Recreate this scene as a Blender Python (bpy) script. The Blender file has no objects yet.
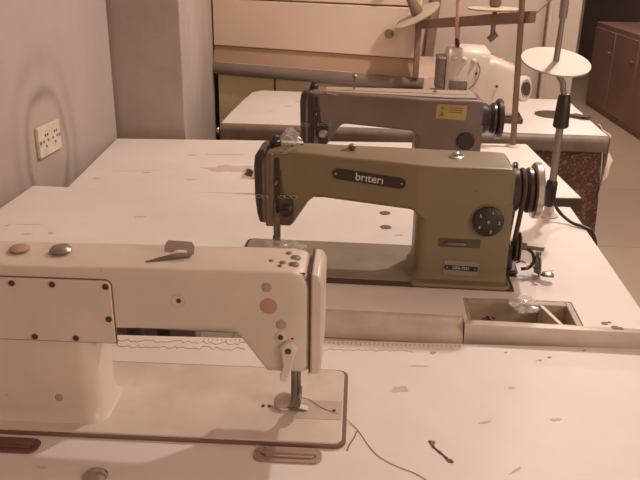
import bpy, bmesh, math, random
from mathutils import Vector, Matrix
R=math.radians; PI=math.pi
random.seed(7)
scn=bpy.context.scene; COL=scn.collection

# ------------------------------------------------------------------ materials
def srgb(r,g,b):
    def f(c):
        c/=255.
        return c/12.92 if c<=.04045 else ((c+.055)/1.055)**2.4
    return (f(r),f(g),f(b),1)
def mat(name,c,rough=.55,metal=0,c2=None,scale=6,amt=.5,bump=0,bscale=60,spec=.5,coat=0,alpha=1,spots=None,sscale=30,sthr=.72,trans=0):
    m=bpy.data.materials.new(name); m.use_nodes=True
    nt=m.node_tree; N=nt.nodes; L=nt.links
    p=N['Principled BSDF']
    p.inputs['Roughness'].default_value=rough; p.inputs['Metallic'].default_value=metal
    p.inputs['Specular IOR Level'].default_value=spec; p.inputs['Coat Weight'].default_value=coat
    p.inputs['Alpha'].default_value=alpha; p.inputs['Transmission Weight'].default_value=trans
    tc=N.new('ShaderNodeTexCoord')
    n=N.new('ShaderNodeTexNoise'); n.inputs['Scale'].default_value=scale; n.inputs['Detail'].default_value=6; n.inputs['Roughness'].default_value=.6
    L.new(tc.outputs['Object'],n.inputs['Vector'])
    rp=N.new('ShaderNodeValToRGB'); rp.color_ramp.elements[0].position=.5-amt*.5; rp.color_ramp.elements[1].position=.5+amt*.5
    rp.color_ramp.elements[0].color=c2 if c2 else tuple(v*.86 for v in c[:3])+(1,); rp.color_ramp.elements[1].color=c
    L.new(n.outputs['Fac'],rp.inputs['Fac'])
    out=rp.outputs['Color']
    if spots:
        n2=N.new('ShaderNodeTexNoise'); n2.inputs['Scale'].default_value=sscale; n2.inputs['Detail'].default_value=3
        L.new(tc.outputs['Object'],n2.inputs['Vector'])
        r2=N.new('ShaderNodeValToRGB'); r2.color_ramp.elements[0].position=sthr; r2.color_ramp.elements[1].position=min(1,sthr+.05)
        L.new(n2.outputs['Fac'],r2.inputs['Fac'])
        mx=N.new('ShaderNodeMix'); mx.data_type='RGBA'
        L.new(r2.outputs['Color'],mx.inputs[0]); L.new(out,mx.inputs[6]); mx.inputs[7].default_value=spots
        out=mx.outputs[2]
    L.new(out,p.inputs['Base Color'])
    if bump:
        n3=N.new('ShaderNodeTexNoise'); n3.inputs['Scale'].default_value=bscale; n3.inputs['Detail'].default_value=4
        L.new(tc.outputs['Object'],n3.inputs['Vector'])
        b=N.new('ShaderNodeBump'); b.inputs['Strength'].default_value=bump; b.inputs['Distance'].default_value=.01
        L.new(n3.outputs['Fac'],b.inputs['Height']); L.new(b.outputs['Normal'],p.inputs['Normal'])
    return m
M={}
M['top']=mat('laminate_white',srgb(230,222,214),.5,c2=srgb(220,208,198),scale=5,amt=.5,spots=srgb(150,124,104),sscale=26,sthr=.745)
M['topedge']=mat('laminate_edge_worn',srgb(218,204,190),.25,c2=srgb(176,158,142),scale=12,amt=.5)
M['brownedge']=mat('worn_brown_edge',srgb(136,118,102),.5,c2=srgb(104,86,72),scale=14)
M['traywood']=mat('tray_wood',srgb(196,176,154),.5,c2=srgb(158,138,118),scale=22,amt=.6)
M['trayin']=mat('tray_inside',srgb(150,128,108),.6,c2=srgb(110,92,76),scale=25)
M['wall']=mat('painted_plaster',srgb(190,174,164),.85,c2=srgb(160,144,134),scale=2.2,amt=.45,bump=.12,bscale=24,spots=srgb(176,160,148),sscale=7,sthr=.62)
M['wallb']=mat('painted_plaster_back',srgb(200,180,166),.85,c2=srgb(186,166,152),scale=2.5,bump=.08)
m=mat('painted_plaster_left',srgb(190,174,164),.85,c2=srgb(168,150,140),scale=2.2,amt=.6,bump=.12,bscale=24); M['wall_l']=m
nt=m.node_tree; N=nt.nodes; Lk=nt.links
def MA(op,a,b_=None,c_=None):
    q=N.new('ShaderNodeMath'); q.operation=op
    for i,v in enumerate((a,b_,c_)):
        if v is None: continue
        if isinstance(v,(int,float)): q.inputs[i].default_value=v
        else: Lk.new(v,q.inputs[i])
    return q.outputs[0]
tc=N.new('ShaderNodeTexCoord'); sp=N.new('ShaderNodeSeparateXYZ'); nz=N.new('ShaderNodeTexNoise'); nz.inputs['Scale'].default_value=9; nz.inputs['Detail'].default_value=4
Lk.new(tc.outputs['Object'],sp.inputs[0]); Lk.new(tc.outputs['Object'],nz.inputs['Vector'])
wob=MA('MULTIPLY',MA('SUBTRACT',nz.outputs['Fac'],.5),.35)
dy=MA('DIVIDE',MA('SUBTRACT',sp.outputs['Y'],1.775),.100); dz=MA('DIVIDE',MA('SUBTRACT',sp.outputs['Z'],.81),.155)
dd=MA('ADD',MA('SQRT',MA('ADD',MA('POWER',MA('ABSOLUTE',dy),2),MA('POWER',MA('ABSOLUTE',dz),2))),wob)
ring=MA('EXPONENT',MA('MULTIPLY',MA('POWER',MA('ABSOLUTE',MA('DIVIDE',MA('SUBTRACT',dd,1.0),.11)),2),-1))
dd2=MA('EXPONENT',MA('MULTIPLY',MA('POWER',MA('ABSOLUTE',MA('DIVIDE',MA('SUBTRACT',dd,1.5),.18)),2),-1))
fac=MA('MULTIPLY',MA('ADD',ring,MA('MULTIPLY',dd2,.35)),MA('MULTIPLY',nz.outputs['Fac'],.95))
mx=N.new('ShaderNodeMix'); mx.data_type='RGBA'; pb=N['Principled BSDF']; src=pb.inputs['Base Color'].links[0].from_socket
Lk.new(fac,mx.inputs[0]); Lk.new(src,mx.inputs[6]); mx.inputs[7].default_value=srgb(128,110,100); Lk.new(mx.outputs[2],pb.inputs['Base Color'])
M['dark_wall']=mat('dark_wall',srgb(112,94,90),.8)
M['darkwood']=mat('dark_brown_wood',srgb(156,122,110),.6,c2=srgb(138,106,96),scale=4)
M['metal']=mat('steel',srgb(190,184,176),.28,.9,c2=srgb(150,142,134),scale=40)
M['chrome']=mat('satin_wheel_rim',srgb(206,198,190),.25,.8,c2=srgb(196,186,176))
M['dullmetal']=mat('dull_steel',srgb(150,138,126),.45,.7,c2=srgb(110,98,86),scale=40)
M['cream']=mat('cream_enamel',srgb(222,204,188),.38,c2=srgb(206,188,172),scale=9,amt=.5,spots=srgb(140,116,98),sscale=34,sthr=.76,coat=.15)
M['cream2']=mat('cream_enamel_bed',srgb(226,210,196),.45,c2=srgb(200,182,168),scale=14,amt=.6,spots=srgb(128,104,86),sscale=28,sthr=.73)
M['olive']=mat('olive_enamel',srgb(132,116,84),.42,c2=srgb(118,100,74),scale=7,amt=.6,coat=.1,spots=srgb(80,64,50),sscale=30,sthr=.74)
M['olivebed']=mat('olive_bed',srgb(148,134,112),.5,c2=srgb(126,112,92),scale=16,amt=.5,spots=srgb(90,70,56),sscale=60,sthr=.74)
M['grey']=mat('grey_enamel',srgb(126,108,98),.42,c2=srgb(112,94,86),scale=7,coat=.1)
M['faceplate']=mat('brown_grey_face_plate',srgb(116,94,80),.4)
M['oliveshade']=mat('dark_olive_plate',srgb(88,72,54),.45)
M['seal']=mat('brown_seal',srgb(126,98,82),.7)
M['plate']=mat('worn_needle_plate',srgb(204,184,170),.4,.15,c2=srgb(188,168,154),scale=30)
M['greylight']=mat('light_grey_enamel',srgb(168,148,132),.4)
M['greytop']=mat('grey_enamel_bed',srgb(120,108,98),.5)
M['black']=mat('black_plastic',srgb(56,42,36),.45,c2=srgb(46,34,30),scale=20)
M['blackenamel']=mat('black_enamel',srgb(66,52,48),.3,c2=srgb(52,40,38),scale=20)
M['rubber']=mat('dark_rubber',srgb(78,60,52),.7)
M['redcap']=mat('reddish_rubber_plug',srgb(186,146,128),.6)
M['greycap']=mat('grey_rubber_plug',srgb(176,156,142),.6)
M['hinge']=mat('hinge_pad_brown',srgb(176,150,134),.5,c2=srgb(152,124,110),scale=30)
M['hingered']=mat('hinge_pad_dark_red',srgb(116,80,76),.5,c2=srgb(100,66,62),scale=30)
M['white']=mat('white_plastic',srgb(222,212,198),.45)
M['lettering']=mat('pale_lettering',srgb(214,204,190),.5)
M['labelgrey']=mat('label_grey',srgb(150,134,124),.4)
M['yellow']=mat('yellow_sticker',srgb(184,158,100),.5,c2=srgb(168,140,84),scale=60)
M['yellowdk']=mat('yellow_sticker_print',srgb(128,100,62),.5)
M['bag']=mat('clear_plastic_film',srgb(240,232,224),.15,alpha=.34,spec=1)
M['dresser']=mat('dresser_cream',srgb(228,204,182),.5,c2=srgb(222,196,174),scale=3)
M['plinth']=mat('dresser_plinth',srgb(188,156,130),.55,c2=srgb(174,142,116),scale=4)
M['board']=mat('board_edge_grey',srgb(136,122,114),.5,c2=srgb(112,98,90),scale=8)
M['boardtop']=mat('board_top_pink',srgb(220,190,172),.5)
M['green']=mat('old_green_paint',srgb(212,194,150),.6,c2=srgb(194,176,136),scale=5)
M['red']=mat('dark_red_card',srgb(122,66,58),.6)
M['brass']=mat('aged_knob',srgb(150,132,112),.4,.5)
M['standwood']=mat('shadow_strip_brown',srgb(140,114,98),.6,c2=srgb(122,96,80),scale=20)
M['pink']=mat('pink_tube',srgb(214,164,150),.5)
M['disc']=mat('cream_disc',srgb(196,176,152),.5)
M['pencil']=mat('pencil_line',srgb(186,162,148),.9)
M['oil']=mat('oil_stain',srgb(128,100,82),.6)
M['thread']=mat('thread_cotton',srgb(172,150,134),.9)
M['socket']=mat('socket_plastic',srgb(226,214,196),.5,c2=srgb(198,182,160),scale=60)
M['sockhole']=mat('socket_holes',srgb(96,76,60),.7)
M['cloth']=mat('pale_sack_cloth',srgb(216,198,184),.9,c2=srgb(196,176,162),scale=40,bump=.3,bscale=150)
M['lint']=mat('lint_grey',srgb(240,226,212),.9,c2=srgb(184,164,150),scale=60)
M['shaft']=mat('grey_shaft',srgb(150,136,128),.4,.3)
# floral fabric
m=mat('floral_fabric',srgb(118,92,80),.9); M['floral']=m
nt=m.node_tree; v=nt.nodes.new('ShaderNodeTexVoronoi'); v.inputs['Scale'].default_value=15
n=nt.nodes.new('ShaderNodeTexNoise'); n.inputs['Scale'].default_value=14
tc=nt.nodes.new('ShaderNodeTexCoord'); ad=nt.nodes.new('ShaderNodeVectorMath'); ad.operation='ADD'
nt.links.new(tc.outputs['Object'],n.inputs['Vector']); nt.links.new(tc.outputs['Object'],ad.inputs[0]); nt.links.new(n.outputs['Color'],ad.inputs[1]); nt.links.new(ad.outputs[0],v.inputs['Vector'])
rp=nt.nodes.new('ShaderNodeValToRGB'); rp.color_ramp.elements[0].color=srgb(142,112,98); rp.color_ramp.elements[0].position=.25; rp.color_ramp.elements[1].color=srgb(98,70,62); rp.color_ramp.elements[1].position=.42
nt.links.new(v.outputs['Distance'],rp.inputs['Fac']); nt.links.new(rp.outputs['Color'],nt.nodes['Principled BSDF'].inputs['Base Color'])
# floor tiles
m=mat('floor_tiles',srgb(150,130,112),.45); M['floor']=m; nt=m.node_tree
b=nt.nodes.new('ShaderNodeTexBrick'); b.offset=0; b.inputs['Scale'].default_value=1; b.inputs['Brick Width'].default_value=4; b.inputs['Row Height'].default_value=.9; b.inputs['Mortar Size'].default_value=.004
b.inputs['Color1'].default_value=srgb(206,186,164); b.inputs['Color2'].default_value=srgb(198,178,158); b.inputs['Mortar'].default_value=srgb(176,154,136)
tc=nt.nodes.new('ShaderNodeTexCoord'); mp=nt.nodes.new('ShaderNodeMapping'); mp.inputs['Location'].default_value=(.35,.30,0)
nt.links.new(tc.outputs['Object'],mp.inputs[0]); nt.links.new(mp.outputs[0],b.inputs['Vector'])
n=nt.nodes.new('ShaderNodeTexNoise'); n.inputs['Scale'].default_value=5; n.inputs['Detail'].default_value=6
nt.links.new(tc.outputs['Object'],n.inputs['Vector'])
mx=nt.nodes.new('ShaderNodeMix'); mx.data_type='RGBA'; mx.blend_type='MULTIPLY'; mx.inputs[0].default_value=.25
nt.links.new(b.outputs['Color'],mx.inputs[6]); nt.links.new(n.outputs['Color'],mx.inputs[7]); nt.links.new(mx.outputs[2],nt.nodes['Principled BSDF'].inputs['Base Color'])

# ------------------------------------------------------------------ helpers
def link(name,bm,m,parent=None,bevel=0,seg=2,ang=40,sub=0,solid=0):
    bmesh.ops.recalc_face_normals(bm,faces=bm.faces)
    for f in bm.faces: f.smooth=True
    if bevel: ang2=180
    for e in bm.edges:
        if len(e.link_faces)==2: e.smooth = e.calc_face_angle(0)<R(ang)
    me=bpy.data.meshes.new(name); bm.to_mesh(me); bm.free()
    o=bpy.data.objects.new(name,me); COL.objects.link(o)
    mm=m if isinstance(m,(list,tuple)) else [m]
    for x in mm: me.materials.append(M[x])
    if bevel:
        b=o.modifiers.new('bevel','BEVEL'); b.width=bevel; b.segments=seg; b.limit_method='ANGLE'; b.angle_limit=R(35); b.harden_normals=False
        me.shade_smooth() if False else None
    if solid:
        s=o.modifiers.new('solid','SOLIDIFY'); s.thickness=solid
    if sub:
        s=o.modifiers.new('sub','SUBSURF'); s.levels=sub; s.render_levels=sub
    if parent: o.parent=parent
    return o
def B(): return bmesh.new()
def box(bm,x0,x1,y0,y1,z0,z1,mi=0):
    vs=[bm.verts.new((x,y,z)) for z in(z0,z1) for y in(y0,y1) for x in(x0,x1)]
    for f in((0,1,3,2),(4,6,7,5),(0,4,5,1),(1,5,7,3),(3,7,6,2),(2,6,4,0)):
        fc=bm.faces.new([vs[i] for i in f]); fc.material_index=mi
    return vs
def cyl(bm,p0,p1,r0,r1=None,n=20,mi=0,cap=True):
    if r1 is None: r1=r0
    p0=Vector(p0); p1=Vector(p1); d=(p1-p0).normalized()
    a=d.orthogonal().normalized(); b=d.cross(a)
    A=[];C=[]
    for i in range(n):
        t=2*PI*i/n; v=a*math.cos(t)+b*math.sin(t)
        A.append(bm.verts.new(p0+v*r0)); C.append(bm.verts.new(p1+v*r1))
    for i in range(n):
        j=(i+1)%n; f=bm.faces.new((A[i],A[j],C[j],C[i])); f.material_index=mi
    if cap:
        f=bm.faces.new(A[::-1]); f.material_index=mi; f=bm.faces.new(C); f.material_index=mi
def lathe(bm,prof,origin,axis,n=32):
    # prof: list of (dist along axis, radius)
    o=Vector(origin); d=Vector(axis).normalized(); a=d.orthogonal().normalized(); b=d.cross(a)
    rings=[]
    for s,r in prof:
        rings.append([bm.verts.new(o+d*s+(a*math.cos(2*PI*i/n)+b*math.sin(2*PI*i/n))*max(r,1e-5)) for i in range(n)])
    for q in range(len(rings)-1):
        for i in range(n):
            j=(i+1)%n; bm.faces.new((rings[q][i],rings[q][j],rings[q+1][j],rings[q+1][i]))
    bm.faces.new(rings[0][::-1]); bm.faces.new(rings[-1])
def tube(bm,pts,r,n=8):
    pts=[Vector(p) for p in pts]; rings=[]; prev=None
    for i,p in enumerate(pts):
        d=(pts[min(i+1,len(pts)-1)]-pts[max(i-1,0)]).normalized()
        if prev is None: a=d.orthogonal().normalized()
        else: a=(prev-d*prev.dot(d)).normalized()
        prev=a; b=d.cross(a); rr=r[i] if isinstance(r,(list,tuple)) else r
        rings.append([bm.verts.new(p+(a*math.cos(2*PI*k/n)+b*math.sin(2*PI*k/n))*rr) for k in range(n)])
    for q in range(len(rings)-1):
        for k in range(n):
            j=(k+1)%n; bm.faces.new((rings[q][k],rings[q][j],rings[q+1][j],rings[q+1][k]))
    bm.faces.new(rings[0][::-1]); bm.faces.new(rings[-1])
def smooth_path(pts,n=8):
    P=[Vector(p) for p in pts]; P=[P[0]*2-P[1]]+P+[P[-1]*2-P[-2]]; out=[]
    for i in range(1,len(P)-2):
        for k in range(n):
            t=k/n; a,b,c,d=P[i-1:i+3]
            out.append(.5*((2*b)+(c-a)*t+(2*a-5*b+4*c-d)*t*t+(3*b-a-3*c+d)*t**3))
    out.append(P[-2]); return out
def prism(bm,poly,axis,a0,a1,mi=0):
    # poly of 2D pts; axis 'x': (y,z); 'y': (x,z); 'z': (x,y)
    def mk(p,a):
        return {'x':(a,p[0],p[1]),'y':(p[0],a,p[1]),'z':(p[0],p[1],a)}[axis]
    A=[bm.verts.new(mk(p,a0)) for p in poly]; C=[bm.verts.new(mk(p,a1)) for p in poly]; n=len(poly)
    fs=[bm.faces.new(A[::-1]),bm.faces.new(C)]+[bm.faces.new((A[i],A[(i+1)%n],C[(i+1)%n],C[i])) for i in range(n)]
    for f in fs: f.material_index=mi
def rrect(x0,x1,y0,y1,r,n=6,corners=(1,1,1,1)):
    out=[]
    for k,(cx,cy,s) in enumerate(((x1-r,y1-r,0),(x0+r,y1-r,90),(x0+r,y0+r,180),(x1-r,y0+r,270))):
        if not corners[k]:
            out.append(((x1,y1),(x0,y1),(x0,y0),(x1,y0))[k]); continue
        for i in range(n+1):
            t=R(s+90*i/n); out.append((cx+r*math.cos(t),cy+r*math.sin(t)))
    return out
def empty(name,loc,rz=0,scale=1):
    o=bpy.data.objects.new(name,None); COL.objects.link(o); o.location=loc; o.rotation_euler=(0,0,R(rz)); o.scale=(scale,)*3
    o.empty_display_size=.05; return o
def tag(o,label=None,cat=None,group=None,kind=None):
    if label:o['label']=label
    if cat:o['category']=cat
    if group:o['group']=group
    if kind:o['kind']=kind
    return o
def text(name,s,size,loc,rot,m,parent,ext=.0003,bold=0,sx=1):
    c=bpy.data.curves.new(name,'FONT'); c.body=s; c.size=size; c.extrude=ext; c.align_x='CENTER'; c.align_y='CENTER'; c.offset=bold
    t=bpy.data.objects.new('tmp',c); COL.objects.link(t)
    dg=bpy.context.evaluated_depsgraph_get(); dg.update()
    me=bpy.data.meshes.new_from_object(t.evaluated_get(dg)); bpy.data.objects.remove(t)
    o=bpy.data.objects.new(name,me); COL.objects.link(o); me.materials.clear(); me.materials.append(M[m])
    o.parent=parent; o.location=loc; o.rotation_euler=rot; o.scale=(sx,1,1); return o
def crumple(bm,c,s,seed,sub=3,k=.35):
    rnd=random.Random(seed)
    g=bmesh.ops.create_icosphere(bm,subdivisions=sub,radius=1)
    for v in g['verts']:
        f=1+rnd.uniform(-k,k); v.co=Vector((c[0]+v.co.x*s[0]*f,c[1]+v.co.y*s[1]*f,c[2]+v.co.z*s[2]*f))

# ------------------------------------------------------------------ setting
def struct(name,bm,m,**k):
    o=link(name,bm,m,**k); o['kind']='structure'; return o
b=B(); box(b,-2.4,4.2,-1.2,9.6,-.1,0); struct('floor',b,'floor')
b=B(); box(b,-2.4,4.2,-1.2,9.6,2.7,2.8); struct('ceiling',b,'wallb')
# left wall, slightly skew to the tables
b=B(); prism(b,[(-.655,2.2),(-.975,-.88),(-1.12,-.88),(-.80,2.2)],'z',0,2.7); struct('wall_left',b,'wall_l')
# projecting wall block beyond the third table
b=B(); prism(b,[(-.452,2.215),(-.545,3.55),(-1.0,3.55),(-1.0,2.215)],'z',0,2.7); struct('wall_block',b,'wall',bevel=.004)
b=B(); box(b,-1.0,.965,3.56,3.68,0,2.7); struct('wall_back',b,'wallb')
b=B(); box(b,.925,1.06,3.50,3.559,0,2.7); box(b,.915,.935,3.49,3.5,0,2.7); struct('trim_1',b,'wallb',bevel=.008)
b=B(); box(b,-2.4,.25,-1.3,-1.2,0,2.7); struct('ambient_blocker',b,'wallb')  # unseen wall added to cut ambient light from behind left
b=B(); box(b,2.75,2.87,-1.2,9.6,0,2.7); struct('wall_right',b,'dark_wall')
b=B(); box(b,.965,2.75,9.0,9.12,0,2.7); struct('wall_far',b,'wallb')
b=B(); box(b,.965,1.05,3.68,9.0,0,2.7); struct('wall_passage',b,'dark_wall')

# sepia grime ring on the left wall around the socket: worn oval mark
ws=Vector((-.3200,-3.08,0)).normalized(); # along wall towards camera
wn=Vector((3.08,-.32,0)).normalized()
def wallpt(y,z,off=.0005):
    x=-.655-.1039*(2.2-y); return Vector((x,y,z))+wn*off

# ---- wall socket
sock=empty('wall_socket',wallpt(1.775,.847,0),0)
sock.rotation_euler=(0,0,math.atan2(ws.y,ws.x))   # local x along wall towards the camera, local -y... normal
tag(sock,'white double power socket on the left wall, its plate grimy','wall socket')
# local frame: x toward camera, y = out of wall (rotate x by +90)
sgn=1 if (Matrix.Rotation(math.atan2(ws.y,ws.x),3,'Z')@Vector((0,1,0))).dot(wn)>0 else -1
b=B(); prism(b,rrect(-.056,.056,-.037,.037,.005),'y',0,sgn*.009); link('face_plate',b,'socket',sock,bevel=.002)
for cx in(-.025,.022):
    b=B()
    for dx,dz in((-.011,0),(.011,0),(0,.013),(0,-.013),(-.011,.013)):
        cyl(b,(cx+dx,sgn*.0085,dz),(cx+dx,sgn*.0095,dz),.0034,n=10)
    link('socket_outlet',b,'sockhole',sock)
for cx in(-.049,.049):
    b=B(); cyl(b,(cx,sgn*.0085,.0),(cx,sgn*.0102,.0),.004,n=10); link('plate_screw',b,'dullmetal',sock)
# ------------------------------------------------------------------ tables
def legs(root,x0,x1,y0,y1,z1):
    for x in(x0,x1):
        for y in(y0,y1):
            b=B(); box(b,x-.02,x+.02,y-.015,y+.015,0,z1); link('leg',b,'dullmetal',root,bevel=.003)
    b=B(); box(b,x0,x1,(y0+y1)/2-.015,(y0+y1)/2+.015,.16,.19); link('stretcher',b,'dullmetal',root)
    for x in(x0,x1):
        b=B(); box(b,x-.015,x+.015,y0+.015,y1-.015,.06,.09); link('foot_rail',b,'dullmetal',root)
# T1 : nearest, machine seen from behind. local origin = front right corner
t1=empty('sewing_table',(-.74,.995,0)); tag(t1,'nearest white sewing table carrying the cream machine, pencil writing along its far edge','table')
b=B(); box(b,0,1.30,-.56,0,.722,.75); link('tabletop',b,'top',t1,bevel=.004)
legs(t1,.12,1.18,-.46,-.10,.722)
# ruler ticks and pencil scribbles along its far edge
b=B(); rnd=random.Random(3)
x=.55
while x<.93:
    h=.005 if int(round((x-.55)/.0066))%5 else .009
    box(b,x,x+.0011,-.008-h,-.008,.7501,.7505); x+=.0066
link('ruler_ticks',b,'pencil',t1)
b=B()
for (xa,xb,yc,amp) in((.40,.66,-.020,.004),(.40,.62,-.036,.005),(.66,.86,-.030,.004)):
    pts=[]; x=xa
    while x<xb:
        pts.append((x+rnd.uniform(-.002,.002),yc+rnd.uniform(-amp,amp),.7504)); x+=.0045
    tube(b,smooth_path(pts,3),.00035,5)
link('pencil_writing',b,'pencil',t1)
for (x0_,y0_,r_) in((.99,-.026,.0022),(1.035,-.046,.0018),(1.05,-.037,.0026),(.884,-.033,.0035),(1.106,-.014,.002)):
    b=B(); cyl(b,(x0_,y0_,.7501),(x0_,y0_,.7505),r_,n=7); cyl(b,(x0_+r_*.9,y0_+r_*.5,.7501),(x0_+r_*.9,y0_+r_*.5,.7506),r_*.7,n=7); link('stain_spot',b,'pencil',t1)
b=B()
pp=[(.858,-.242),(.860,-.250),(.865,-.259),(.870,-.266),(.875,-.275),(.880,-.280)]
tube(b,smooth_path([(x,y,.7505) for x,y in pp],4),[.0012 if i%5 else .0022 for i in range(21)],6)
for c in((.861,-.244),(.877,-.277)):
    cyl(b,(c[0],c[1],.7502),(c[0],c[1],.7509),.0035,n=8)
link('scratch_mark',b,'oil',t1)
b=B(); tube(b,smooth_path([(.772,-.226,.7505),(.768,-.240,.7505),(.763,-.252,.7505),(.760,-.264,.7505)],4),.0008,6); link('scratch_mark',b,'oil',t1)
b=B(); lathe(b,[(0,.013),(.002,.0135),(.005,.010),(.0065,.004)],(.484,-.322,.75),(0,0,1),24); link('table_screw',b,'metal',t1)

# T2 : rotated -3.2 deg, parts tray sunk into its front right
W2=1.19; ang2=-3.2
org2=Vector((.472,.988,0))-Matrix.Rotation(R(ang2),3,'Z')@Vector((W2,0,0))
t2=empty('sewing_table',org2,ang2); tag(t2,'white sewing table under the olive machine, with a sunken parts tray','table')
Z2=.775
xs=.912; hx0,hx1=.918,1.088; hy0,hy1=.016,.098
prof=[(.03,Z2)]+[(.028-.028*math.sin(R(a)),Z2-.028+.028*math.cos(R(a))) for a in range(0,91,9)]+[(0,Z2-.032),(.004,Z2-.036),(.03,Z2-.036)]
b=B()
prism(b,prof,'x',0,xs-.0008)                       # rounded lip, left of the seam
prism(b,[(.0,Z2-.003),(.003,Z2),(hy0,Z2),(hy0,Z2-.036),(.003,Z2-.036),(0,Z2-.032)],'x',xs+.0008,W2)
link('front_lip',b,'topedge',t2)
b=B()
box(b,0,xs,.03,.572,Z2-.028,Z2)
box(b,xs,hx0,hy0,.572,Z2-.028,Z2); box(b,hx1,W2,hy0,.572,Z2-.028,Z2); box(b,hx0,hx1,hy1,.572,Z2-.028,Z2)
link('tabletop',b,'top',t2)
legs(t2,.12,1.08,.10,.46,Z2-.028)
# tray
tr=empty('parts_tray',(0,0,0)); tr.parent=t2; tr.name='parts_tray'
b=B()
zt=Z2-.001; zb=Z2-.040
box(b,hx0+.0005,hx0+.006,hy0+.0005,hy1-.0005,zb,zt); box(b,hx1-.010,hx1-.0005,hy0+.0005,hy1-.0005,zb,zt)
box(b,hx0+.006,hx1-.010,hy0+.0005,hy0+.005,zb,zt); box(b,hx0+.006,hx1-.010,hy1-.014,hy1-.0005,zb,zt)
box(b,hx0+.006,hx1-.010,hy0+.005,hy1-.014,zb,zb+.004)
bpy.data.objects.remove(tr)
tr=link('parts_tray',b,'traywood',t2,bevel=.001)
b=B(); box(b,hx0+.012,hx1-.05,hy0+.0052,hy0+.022,zb+.0042,zt-.010); link('tray_step',b,'trayin',tr,bevel=.002)
b=B(); prism(b,[(hx1-.052,hy1-.0145),(hx1-.046,hy1-.0145),(hx1-.028,hy0+.0055),(hx1-.034,hy0+.0055)],'z',zb+.0045,zt-.001); link('tray_divider',b,'white',tr)
# screw recesses
for (wx,wy) in((.103,1.493),(.100,1.409)):
    q=Matrix.Rotation(R(-ang2),3,'Z')@(Vector((wx,wy,0))-org2)
    b=B(); lathe(b,[(0,.0105),(.0008,.0115),(.0012,.0085),(.0004,.008)],(q.x,q.y,Z2),(0,0,1),24); link('screw_cup',b,'dullmetal',t2)
b=B(); q=Matrix.Rotation(R(-ang2),3,'Z')@(Vector((.405,1.02,0))-org2)
for dx,dy,r in((0,0,.005),(.008,.004,.003),(.012,-.012,.006),(.02,-.014,.004)):
    cyl(b,(q.x+dx,q.y+dy,Z2+.0001),(q.x+dx,q.y+dy,Z2+.0006),r,n=9)
link('stain_spots',b,'oil',t2)

# T3
t3=empty('sewing_table',(-.634,1.670,0),1.7); tag(t3,'white sewing table under the grey machine, touching the left wall','table')
b=B(); box(b,0,1.21,0,.505,.722,.75); link('tabletop',b,'top',t3,bevel=.004)
b=B(); box(b,0,1.21,-.004,-.0002,.715,.7485); link('front_lip',b,'rubber',t3,bevel=.001)
legs(t3,.12,1.09,.08,.42,.722)
# T4
t4=empty('sewing_table',(-.365,2.385,0),-3.3); tag(t4,'furthest white sewing table with a dark worn front edge, holding the overlock machine','table')
b=B(); pl=rrect(0,1.205,.02,.595,.03,6,(1,0,0,0)); 
pl=[(1.205,.02),(1.205,.60),(.03,.60),(.0,.56),(-.008,.40),(-.012,.20),(-.012,.02)]
prism(b,pl,'z',.722,.75); link('tabletop',b,'top',t4,bevel=.003)
b=B(); pr=[(.0205,.7495)]+[(.0205-.02*math.sin(R(a)),.7295+.02*math.cos(R(a))) for a in range(0,91,15)]+[(.003,.70),(.0205,.70)]
prism(b,pr,'x',-.012,1.205); link('front_lip',b,'brownedge',t4)
b=B(); lathe(b,[(0,.010),(.004,.012),(.008,.009),(.010,.004)],(-.014,.006,.728),(-1,0,0),16); link('edge_knob',b,'metal',t4)
legs(t4,.12,1.08,.12,.42,.722)
b=B(); box(b,.84,1.14,.10,.45,.60,.72); link('drawer',b,'darkwood',t4,bevel=.003)
def blob(par,x,y,z,rx,ry,seed,m='stain',rot=0):
    rn=random.Random(seed); b=B(); n=16; pts=[]
    for k in range(n):
        t=2*PI*k/n; f=1+rn.uniform(-.35,.35); px,py=math.cos(t)*rx*f,math.sin(t)*ry*f
        pts.append((x+px*math.cos(rot)-py*math.sin(rot),y+px*math.sin(rot)+py*math.cos(rot)))
    prism(b,pts,'z',z+.0001,z+.0004); return link('surface_stain',b,m,par)
M['stain']=mat('faint_table_stain',srgb(200,180,166),.6,c2=srgb(206,186,172),scale=60,amt=.3)
for k,(x,y,rx,ry,r) in enumerate(((.20,.40,.016,.008,.2),(.17,.31,.012,.006,.1),(.30,.22,.012,.007,0),(.34,.42,.010,.006,.1),(.42,.34,.014,.006,0),(.12,.22,.010,.004,0))): blob(t4,x,y,.75,rx,ry,k,rot=r)
for k,(x,y,rx,ry,r) in enumerate(((.13,.17,.05,.0016,.10),(.16,.155,.012,.005,.3),(.25,.33,.010,.006,0),(.28,.10,.012,.006,.2),(.34,.34,.05,.004,.05),(.36,.20,.06,.03,.1),(.05,.10,.010,.006,0),(.44,.12,.016,.010,0))): blob(t3,x,y,.75,rx,ry,20+k,rot=r)
for k,(x,y,rx,ry,r) in enumerate(((.10,.33,.020,.0014,.1),(.12,.28,.010,.003,.1),(.16,.29,.006,.006,0),(.30,.40,.012,.004,.3),(.82,.36,.010,.004,.2),(.78,.30,.006,.004,0),(.98,.30,.006,.003,0),(1.08,.22,.005,.003,0))): blob(t2,x,y,Z2,rx,ry,40+k,rot=r)
for k,(x,y,rx,ry,r) in enumerate(((.98,-.12,.004,.003,0),(.93,-.20,.010,.002,.4),(.86,-.07,.012,.002,0),(.83,-.13,.012,.007,.2),(1.02,-.19,.007,.003,.2),(.95,-.29,.010,.002,.7),(.60,-.33,.016,.003,.1),(.42,-.31,.006,.003,0))): blob(t1,x,y,.75,rx,ry,60+k,rot=r)

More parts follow.
